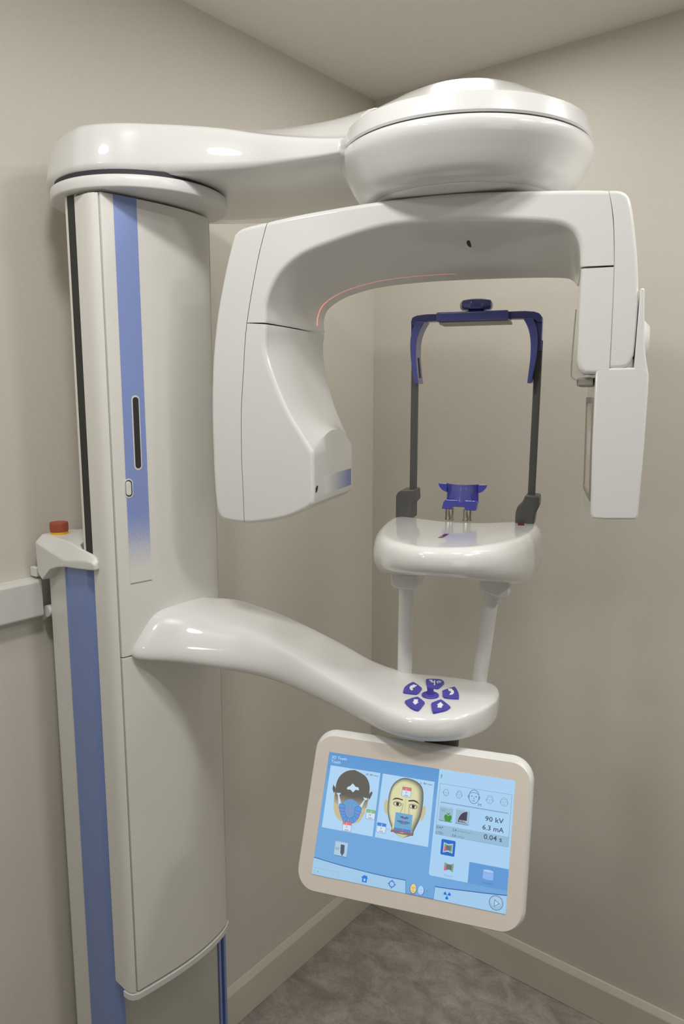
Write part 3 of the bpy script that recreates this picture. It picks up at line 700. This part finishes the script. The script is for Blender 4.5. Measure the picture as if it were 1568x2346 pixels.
def ring_face(outer, inner):
    n = len(outer); v = outer + inner; return v, [(i, (i + 1) % n, n + (i + 1) % n, n + i) for i in range(n)]
SW, SHh = .270, .270 * .614
bz_out = [T(u, v, .0006) for u, v in round_rect(-.1555, .1550, -.1040, .1062, .027, 10)]
bz_in = [T(u, v, .0006) for u, v in round_rect(-SW / 2, SW / 2, -SHh / 2, SHh / 2, .0008, 10)]
part('bezel', ring_face(bz_out, bz_in), M['bezel'], mon, fix=False, smooth=False)
part('mount', merge(tube(W(.006, -.135, 1.165), W(.006, -.135, 1.120), .026, 32), tube(W(.006, -.135, 1.122), T(.0, .070, -.03), .022, 32)), M['char'], mon, sharp=60)

DM = []; DI = {}
def dmat(c):
    if c not in DI:
        DI[c] = len(DM); DM.append(emat('screen_%02x%02x%02x' % c, rgb(*c)))
    return DI[c]
DV, DF, DX = [], [], []; layer = [0]
def scr(poly, c):
    layer[0] += 1; n = .0002 + layer[0] * 4e-6; o = len(DV)
    for x, y in poly: DV.append(T((x / 1000 - .5) * SW, (.5 - y / 614) * SHh, n))
    DF.append(tuple(range(o, o + len(poly)))); DX.append(dmat(c))
def srect(x0, y0, x1, y1, c, r=0):
    scr(round_rect(x0, x1, y0, y1, r, 4) if r else [(x0, y0), (x1, y0), (x1, y1), (x0, y1)], c)
def sframe(x0, y0, x1, y1, c, w_=1.5):
    srect(x0, y0, x1, y0 + w_, c); srect(x0, y1 - w_, x1, y1, c); srect(x0, y0, x0 + w_, y1, c); srect(x1 - w_, y0, x1, y1, c)
def sell(x, y, rx, ry, c, n=24): scr([(x + rx * math.cos(2 * math.pi * i / n), y + ry * math.sin(2 * math.pi * i / n)) for i in range(n)], c)
def sring(x, y, rx, ry, w_, c, n=28, t0=0, t1=360):
    pts = [(math.cos(math.radians(t0 + (t1 - t0) * i / n)), math.sin(math.radians(t0 + (t1 - t0) * i / n))) for i in range(n + 1)]
    for i in range(n):
        a, b = pts[i], pts[i + 1]
        scr([(x + rx * a[0], y + ry * a[1]), (x + rx * b[0], y + ry * b[1]), (x + (rx - w_) * b[0], y + (ry - w_) * b[1]), (x + (rx - w_) * a[0], y + (ry - w_) * a[1])], c)
        layer[0] -= 1
    layer[0] += 1
def sline(p, c, w_=1.2):
    for a, b in zip(p, p[1:]): scr(bar2(a, b, w_ / 2), c)
def stext(s, x, y, h, c, width=None, bold=0.0):
    """baseline-left text; h = cap height in screen units"""
    cu = bpy.data.curves.new('t', 'FONT'); cu.body = s; cu.size = 1.0; cu.resolution_u = 2; cu.offset = bold
    ob = bpy.data.objects.new('t', cu); COL.objects.link(ob); bpy.context.view_layer.update()
    me = bpy.data.meshes.new_from_object(ob.evaluated_get(bpy.context.evaluated_depsgraph_get()))
    xs = [v.co.x for v in me.vertices]; k = h / 0.70
    kx = width / (max(xs) - min(xs)) if width else k
    layer[0] += 1; n = .0002 + layer[0] * 4e-6; o = len(DV)
    for v in me.vertices: DV.append(T(((x + (v.co.x - min(xs)) * kx) / 1000 - .5) * SW, (.5 - (y - v.co.y * k) / 614) * SHh, n))
    for p in me.polygons: DF.append(tuple(o + i for i in p.vertices)); DX.append(dmat(c))
    bpy.data.objects.remove(ob); bpy.data.curves.remove(cu); bpy.data.meshes.remove(me)

BL, PALE, PAN, DK, GY = (112, 165, 217), (168, 207, 240), (174, 211, 242), (74, 84, 106), (120, 140, 160)
srect(0, 0, 1000, 614, BL)
for i in range(12): srect(0, i * 12, 1000, i * 12 + 12, (94 + i, 150 + i, 208 + i // 2))
stext('3D Teeth', 18, 31, 15, (198, 224, 246), 86); stext('Teeth', 17, 53, 15, (198, 224, 246), 55)
srect(18, 67, 299, 383, PAN); srect(312, 67, 592, 383, PAN)
# axial head
scr(cr([(156, 71), (115, 82), (81, 109), (65, 145), (60, 193), (62, 239), (70, 285), (92, 322), (125, 338), (180, 339), (215, 325), (236, 293), (248, 237), (254, 194), (252, 152), (242, 120), (215, 90)], 3, True), (196, 186, 150))
for i in range(16):
    yb = 268 - i * 4; g = (178 - 5.4 * i, 170 - 5 * i, 142 - 3.6 * i); g = tuple(round(x) for x in g)
    scr(cr([(156, 72), (115, 83), (82, 110), (66, 146), (63, 193)], 3) + [(66, yb - 18), (100, yb - 4), (158, yb), (215, yb - 4), (249, yb - 18)] + cr([(252, 194), (251, 152), (241, 120), (214, 91), (157, 72)], 3), g)
scr([(48, 163), (47, 186), (58, 205), (64, 196), (62, 176)], (96, 92, 92)); scr([(266, 163), (270, 175), (258, 207), (250, 198), (254, 176)], (96, 92, 92))
scr(cr([(156, 141), (172, 155), (189, 157), (193, 171), (175, 170), (163, 185), (147, 174), (128, 175), (129, 164), (144, 155)], 2, True), (198, 222, 240))
sell(161, 270, 50, 50, (104, 156, 206))
scr([(72, 202), (99, 199), (89, 210), (107, 250), (93, 262), (82, 211)], (196, 220, 238)); scr([(221, 201), (247, 203), (245, 210), (234, 214), (220, 258), (206, 250), (231, 210)], (196, 220, 238))
horse = cr([(107, 250), (129, 257), (130, 285), (148, 312), (168, 314), (184, 300), (187, 258), (209, 248), (222, 262), (212, 304), (189, 333), (160, 340), (134, 337), (110, 300), (96, 262)], 3, True)
scr(horse, (96, 150, 214))
ln = (56, 100, 168)
sline(horse + horse[:1], ln, 1.6)
for p, q_ in (((99, 272), (130, 270)), ((104, 288), (134, 286)), ((112, 304), (139, 298)), ((124, 322), (146, 309)), ((142, 337), (153, 314)), ((166, 338), (164, 315)), ((190, 331), (175, 309)), ((206, 312), (184, 298)), ((214, 295), (187, 282)), ((219, 276), (187, 270))): sline([p, q_], ln, 1.4)
sline([(97, 281), (232, 281)], (214, 110, 150), 1.6); sline([(160, 222), (160, 336)], (214, 110, 150), 1.6)
def card(x0, y0, c, t, t2):
    srect(x0 - 1.5, y0 - 1.5, x0 + 48, y0 + 46, (96, 110, 150), 4); srect(x0, y0, x0 + 46.5, y0 + 44.5, (206, 226, 244), 3); srect(x0, y0, x0 + 46.5, y0 + 15, c, 3)
    stext(t, x0 + 20, y0 + 13, 10, (236, 236, 246)); stext(t2, x0 + (19 if len(t2) == 1 else 14), y0 + 29, 10, DK); stext('mm', x0 + 14, y0 + 41, 6, (80, 80, 120), 20, .02)
card(132, 335, (224, 118, 118), '1', '0'); card(251, 257, (134, 190, 122), '2', '14')
stext('\u00d8: 80 mm', 222, 88, 10, (80, 92, 120), 68)
# front head
scr([(346, 193), (339, 214), (346, 256), (362, 266), (366, 230), (360, 196)], (196, 190, 150)); scr([(560, 191), (563, 225), (550, 264), (538, 266), (538, 230), (545, 196)], (196, 190, 150))
FO = [(444, 70), (412, 78), (382, 102), (366, 132), (359, 174), (360, 228), (366, 264), (380, 299), (394, 325), (392, 343), (417, 343), (457, 363), (488, 344), (510, 344), (512, 322), (528, 280), (540, 240), (544, 185), (540, 130), (525, 97), (492, 77)]
fs = cr(FO, 3, True)
tones = [(96, 98, 92), (120, 121, 108), (146, 146, 124), (170, 169, 138), (190, 189, 150), (206, 205, 162), (216, 216, 172)]
tones = [tuple(round(a_ + (b_ - a_) * k_ / 4) for a_, b_ in zip(p_, q_)) for p_, q_ in zip(tones, tones[1:]) for k_ in range(4)] + tones[-1:]
for i, c in enumerate(tones):
    k = 1 - i * .0112; scr([(452 + (x - 452) * k - i * .375, 205 + (y - 205) * (1 - i * .0075)) for x, y in fs], c)
for ex in (410, 494):
    sell(ex, 204, 24, 13, (164, 158, 122)); sell(ex, 205, 17, 8, (226, 230, 226)); sell(ex + 1, 204, 8.5, 8.5, (60, 50, 56)); sring(ex, 205, 18, 9, 1.6, (100, 90, 84))
scr([(378, 192), (392, 177), (410, 174), (437, 178), (437, 184), (410, 181), (394, 184)], (78, 70, 74)); scr([(466, 184), (467, 177), (494, 171), (512, 175), (526, 189), (510, 183), (494, 179)], (78, 70, 74))
sline([(440, 195), (438, 225), (430, 246)], (168, 164, 128), 4); sline([(474, 195), (474, 225), (478, 246)], (168, 164, 128), 4)
srect(406, 245, 497, 336, (112, 168, 206)); 
scr([(407, 320), (497, 318), (497, 336), (407, 336)], (82, 132, 192))
scr([(426, 256), (434, 262), (444, 258), (455, 264), (466, 258), (476, 262), (482, 255), (474, 268), (455, 272), (436, 268)], (78, 112, 150))
scr(cr([(416, 285), (440, 280), (453, 283), (468, 280), (488, 286), (470, 295), (452, 298), (434, 294)], 3, True), (98, 130, 170)); sline([(418, 286), (452, 288), (486, 286)], (72, 100, 146), 2)
scr([(396, 330), (452, 340), (508, 330), (508, 342), (457, 363), (398, 340)], (120, 120, 104)) ; scr([(420, 346), (484, 346), (457, 363)], (200, 200, 156))
srect(398, 333, 500, 337, (206, 60, 120)); sline([(452, 232), (452, 334)], (206, 110, 150), 1.6); sline([(452, 160), (452, 232)], (150, 140, 120), 1.2); sline([(364, 334), (400, 334)], (206, 130, 150), 1.4)
card(428, 117, (222, 116, 112), '1', '0'); card(317, 311, (66, 136, 216), '2', '0')
stext('\u00b1: 80 mm', 517, 88, 10, (80, 92, 120), 66)
# 90 degree tool
srect(104, 434, 174, 505, (140, 176, 208), 4); srect(106, 437, 174, 503, (172, 202, 222), 4); stext('90\u00b0', 109, 479, 15, (120, 146, 168), 28)
scr([(136, 448), (157, 448), (160, 486), (150, 502), (139, 488)], (82, 92, 112)); srect(108, 503, 172, 505.5, (86, 118, 152)); scr([(144, 496), (156, 496), (150, 503)], (86, 130, 120))
# right panel
scr([(611, 0), (1000, 0), (1000, 414), (806, 414), (806, 510), (618, 510), (611, 503)], PALE)
scr([(622, 30), (626, 22), (629, 30), (627, 36), (630, 46), (626, 40), (621, 46), (624, 36)], (56, 158, 84))
sframe(622, 69, 989, 316, GY, 1.5); sline([(634, 159), (977, 159)], (88, 104, 134), 2.2); sline([(634, 163), (977, 163)], (140, 170, 200), 1.2)
def minif(x, y, w_, h, c, t, hair=True):
    sring(x, y, w_, h, t, c); sring(x - w_, y + 2, w_ * .16, h * .24, t * .8, c, 12); sring(x + w_, y + 2, w_ * .16, h * .24, t * .8, c, 12)
    if hair: sring(x, y - h * .28, w_ * .82, h * .35, t * .8, c, 14, 190, 350)
    sell(x - w_ * .4, y - h * .05, w_ * .12 + t * .3, h * .05 + t * .3, c, 8); sell(x + w_ * .4, y - h * .05, w_ * .12 + t * .3, h * .05 + t * .3, c, 8)
    sline([(x, y), (x + w_ * .1, y + h * .3), (x - w_ * .1, y + h * .32)], c, t * .7); sline([(x - w_ * .25, y + h * .58), (x + w_ * .25, y + h * .58)], c, t)
minif(657, 110, 14, 17, (96, 116, 150), 1.6, False); minif(725, 110, 14, 20, (96, 116, 150), 1.6); minif(801, 108, 27, 34, (66, 88, 140), 2.4); minif(881, 110, 16, 21, (110, 130, 160), 1.5); minif(953, 110, 18, 21, (110, 130, 160), 1.5)
stext('M', 825, 150, 14, (92, 110, 140), 15)
for x0, x1 in ((633, 702), (718, 787)):
    srect(x0, 176, x1, 249, (104, 122, 140), 5); srect(x0, 176, x1, 246, (152, 184, 208), 5); srect(x0 + 3, 178, x1 - 3, 182, (176, 206, 226))
stext('ULD', 639, 201, 12, (112, 132, 156), 27)
scr(cr([(679, 220), (690, 214), (698, 222), (696, 236), (688, 248), (679, 244), (670, 248), (662, 236), (660, 222), (668, 214)], 3, True), (66, 146, 54)); scr([(677, 216), (670, 204), (679, 209), (688, 202), (683, 214)], (72, 140, 66))
scr([(775, 186), (775, 240), (731, 240)] + [(775 - 44 * math.sin(math.radians(t)), 240 - 54 * math.cos(math.radians(t))) for t in range(80, 0, -10)], (70, 68, 84)); stext('NORM', 737, 238, 10, (196, 210, 222), 38, .015)
stext('90 kV', 866, 212, 23, DK, 92, .012); stext('6.3 mA', 856, 254, 23, DK, 106, .012)
srect(622, 268, 988, 315, (148, 186, 212)); sline([(622, 268), (988, 268)], (158, 192, 216), 1)
stext('0.04 s', 866, 297, 23, DK, 90, .012)
stext('DAP', 626, 286, 11, (92, 104, 128), 34, .008); stext('CTDI', 624, 312, 11, (92, 104, 128), 36, .008)
stext('2.4', 709, 286, 11, (92, 104, 128), 20, .01); stext('mGy*cm\u00b2', 735, 286, 9, (110, 132, 158), 68); stext('0.8', 709, 312, 11, (92, 104, 128), 19, .01); stext('mGy', 735, 312, 9, (110, 132, 158), 34)
srect(658, 332, 730, 405, (44, 106, 194), 6); scr([(671, 346), (694, 352), (718, 346), (718, 392), (694, 386), (671, 394)], (190, 218, 238))
def butterfly(x, y, w_, h):
    scr([(x, y + 4), (x + w_ * .55, y + h * .14), (x + w_, y), (x + w_, y + h * .74), (x + w_ * .45, y + h * .8), (x, y + h)], (208, 112, 130))
    scr([(x, y), (x + w_ * .45, y + h * .14), (x + w_, y + h * .1), (x + w_ * .95, y + h), (x + w_ * .6, y + h * .8), (x + w_ * .05, y + h * .2)], (110, 178, 128)); srect(x + w_ * .22, y + h * .2, x + w_ * .82, y + h * .76, (104, 112, 118))
butterfly(674, 350, 42, 40); butterfly(684, 437, 47, 40); stext('Scout', 688, 500, 9, (128, 152, 178), 40)
# volume tab and bottom bars
srect(808, 416, 998, 508, (98, 152, 212)); sline([(806, 510), (998, 510)], (84, 134, 196), 1.4)
srect(876, 440, 929, 474, (140, 180, 236)); sell(902.5, 474, 26.5, 7, (140, 180, 236)); sell(902.5, 440, 26.5, 7, (166, 200, 242)); sring(902.5, 440, 27, 7.5, 1.4, (98, 134, 206)); sline([(876, 440), (876, 474)], (98, 134, 206), 1.4); sline([(929, 440), (929, 474)], (98, 134, 206), 1.4); sring(902.5, 474, 27, 7.5, 1.4, (98, 134, 206), 14, 0, 180)
stext('Volume', 876, 499, 9, (80, 116, 164), 52)
barl = [(0, 534), (80, 541), (159, 547), (310, 554), (400, 556), (498, 555)]
scr(barl + [(503, 614), (0, 614)], (160, 200, 230)); sline(barl, (70, 104, 170), 4); sline([(498, 555), (504, 614)], (88, 128, 190), 2)
sframe(12, 581, 146, 616, (138, 172, 200), 1.4); sell(33, 597, 3.5, 3.5, (96, 180, 130), 10)
scr([(284, 568), (266, 583), (273, 583), (273, 603), (299, 603), (299, 583), (306, 583), (298, 577), (298, 570), (293, 570), (293, 574)], (46, 122, 218)); srect(281, 586, 291, 597, (170, 206, 236))
sring(430, 585, 16, 16, 5, (74, 128, 206)); 
for dx, dy in ((1, 0), (-1, 0), (0, 1), (0, -1)): sline([(430 + dx * 10, 585 + dy * 10), (430 + dx * 21, 585 + dy * 21)], (74, 128, 206), 5)
srect(507, 612, 646, 614, (60, 98, 176))
sell(541, 586, 17.5, 24, (120, 96, 70)); sell(541, 585, 15, 21.5, (222, 206, 142)); sell(535, 581, 2.4, 1.8, (90, 70, 60), 8); sell(547, 581, 2.4, 1.8, (90, 70, 60), 8); sline([(541, 582), (541, 590)], (170, 140, 96), 2); sline([(536, 597), (546, 597)], (190, 110, 100), 2)
sell(584, 588, 15, 21, (86, 132, 196)); sell(580, 586, 14, 20, (176, 210, 240)); sell(575, 583, 2.2, 1.6, (96, 136, 190), 8); sell(585, 583, 2.2, 1.6, (96, 136, 190), 8); sline([(576, 597), (584, 597)], (96, 136, 190), 1.6)
stext('4.1', 605, 588, 9, (96, 130, 170), 20); stext('total', 602, 604, 9, (112, 148, 188), 24)
barr = [(648, 556), (720, 553), (800, 547), (900, 540), (1000, 531)]
scr([(648, 614)] + barr + [(1000, 614)], (160, 200, 232)); sline(barr, (58, 92, 166), 4); sline([(648, 556), (647, 614)], (84, 124, 188), 2)
for t in (-60, 60, 180):
    c_ = math.radians(t); cx, cy = 712 + 11 * math.sin(c_), 584 - 11 * math.cos(c_)
    scr([(712 + 5 * math.sin(c_ - .5), 584 - 5 * math.cos(c_ - .5)), (712 + 18 * math.sin(c_ - .5), 584 - 18 * math.cos(c_ - .5)), (712 + 19 * math.sin(c_), 584 - 19 * math.cos(c_)), (712 + 18 * math.sin(c_ + .5), 584 - 18 * math.cos(c_ + .5)), (712 + 5 * math.sin(c_ + .5), 584 - 5 * math.cos(c_ + .5))], (32, 112, 216))
sell(712, 584, 2.4, 2.4, (32, 112, 216), 10)
sell(951, 573, 34, 33, (84, 108, 138), 36); sell(951, 573, 31.5, 30.5, (150, 186, 216), 36); sell(949, 567, 26, 22, (166, 200, 228), 30)
scr([(942, 558), (968, 574), (942, 592)], (96, 122, 160)); scr([(945, 563), (963, 574), (945, 587)], (186, 212, 238))
part('display', (DV, DF), DM, mon, smooth=False, midx=DX, fix=False)

# red positioning laser in the gantry: a thin fan of light drawn along the arch
ll = bpy.data.lights.new('positioning_laser', 'POINT'); ll.energy = 10; ll.color = (1, .12, .10); ll.shadow_soft_size = 0.0
ll.use_nodes = True; nt = ll.node_tree; em = nt.nodes['Emission']
tcn = nt.nodes.new('ShaderNodeTexCoord')
def vdot(vec):
    n = nt.nodes.new('ShaderNodeVectorMath'); n.operation = 'DOT_PRODUCT'; n.inputs[1].default_value = vec
    nt.links.new(tcn.outputs['Normal'], n.inputs[0]); return n.outputs['Value']
def lmath(op, a, c):
    n = nt.nodes.new('ShaderNodeMath'); n.operation = op
    for i_, v_ in enumerate((a, c)):
        if isinstance(v_, (int, float)): n.inputs[i_].default_value = v_
        elif v_ is not None: nt.links.new(v_, n.inputs[i_])
    return n.outputs[0]
across = lmath('LESS_THAN', lmath('ABSOLUTE', vdot(BX), None), .0045)
elev = vdot((0, 0, 1)); rng = lmath('MULTIPLY', lmath('GREATER_THAN', elev, -.150), lmath('LESS_THAN', elev, .15))
side = lmath('GREATER_THAN', vdot(-AX), 0.0)
nt.links.new(lmath('MULTIPLY', lmath('MULTIPLY', across, rng), side), em.inputs['Strength'])
lo = bpy.data.objects.new('positioning_laser', ll); COL.objects.link(lo); lo.location = W(.150, .070, 1.813)

PL = {'emergency_stop_button': 'red emergency stop button', 'yellow_ring': 'yellow ring under the red button', 'groove': 'dark vertical groove', 'corner_profile': 'blue corner profile',
      'blue_stripe': 'blue printed stripe fading into dots', 'slot_window': 'dark narrow slot', 'chin_cup': 'dark blue chin cup', 'head_support_bridge': 'dark blue bridge above the rods',
      'support_rod': 'charcoal upright rod', 'rod_clamp': 'charcoal clamp', 'temple_pad': 'dark blue temple pad', 'laser_window': 'small dark red window', 'display': 'lit blue screen with head diagrams',
      'bezel': 'beige screen bezel', 'joystick': 'blue joystick', 'steel_pin': 'steel pin', 'blue_band': 'blue printed band fading to white', 'collar_gap': 'dark gap', 'dome_gap': 'dark gap'}
for o in list(sc.objects):
    n_ = o.name.split('.')[0]
    if o.parent and n_ in PL and not o.get('label'): o['label'] = PL[n_]
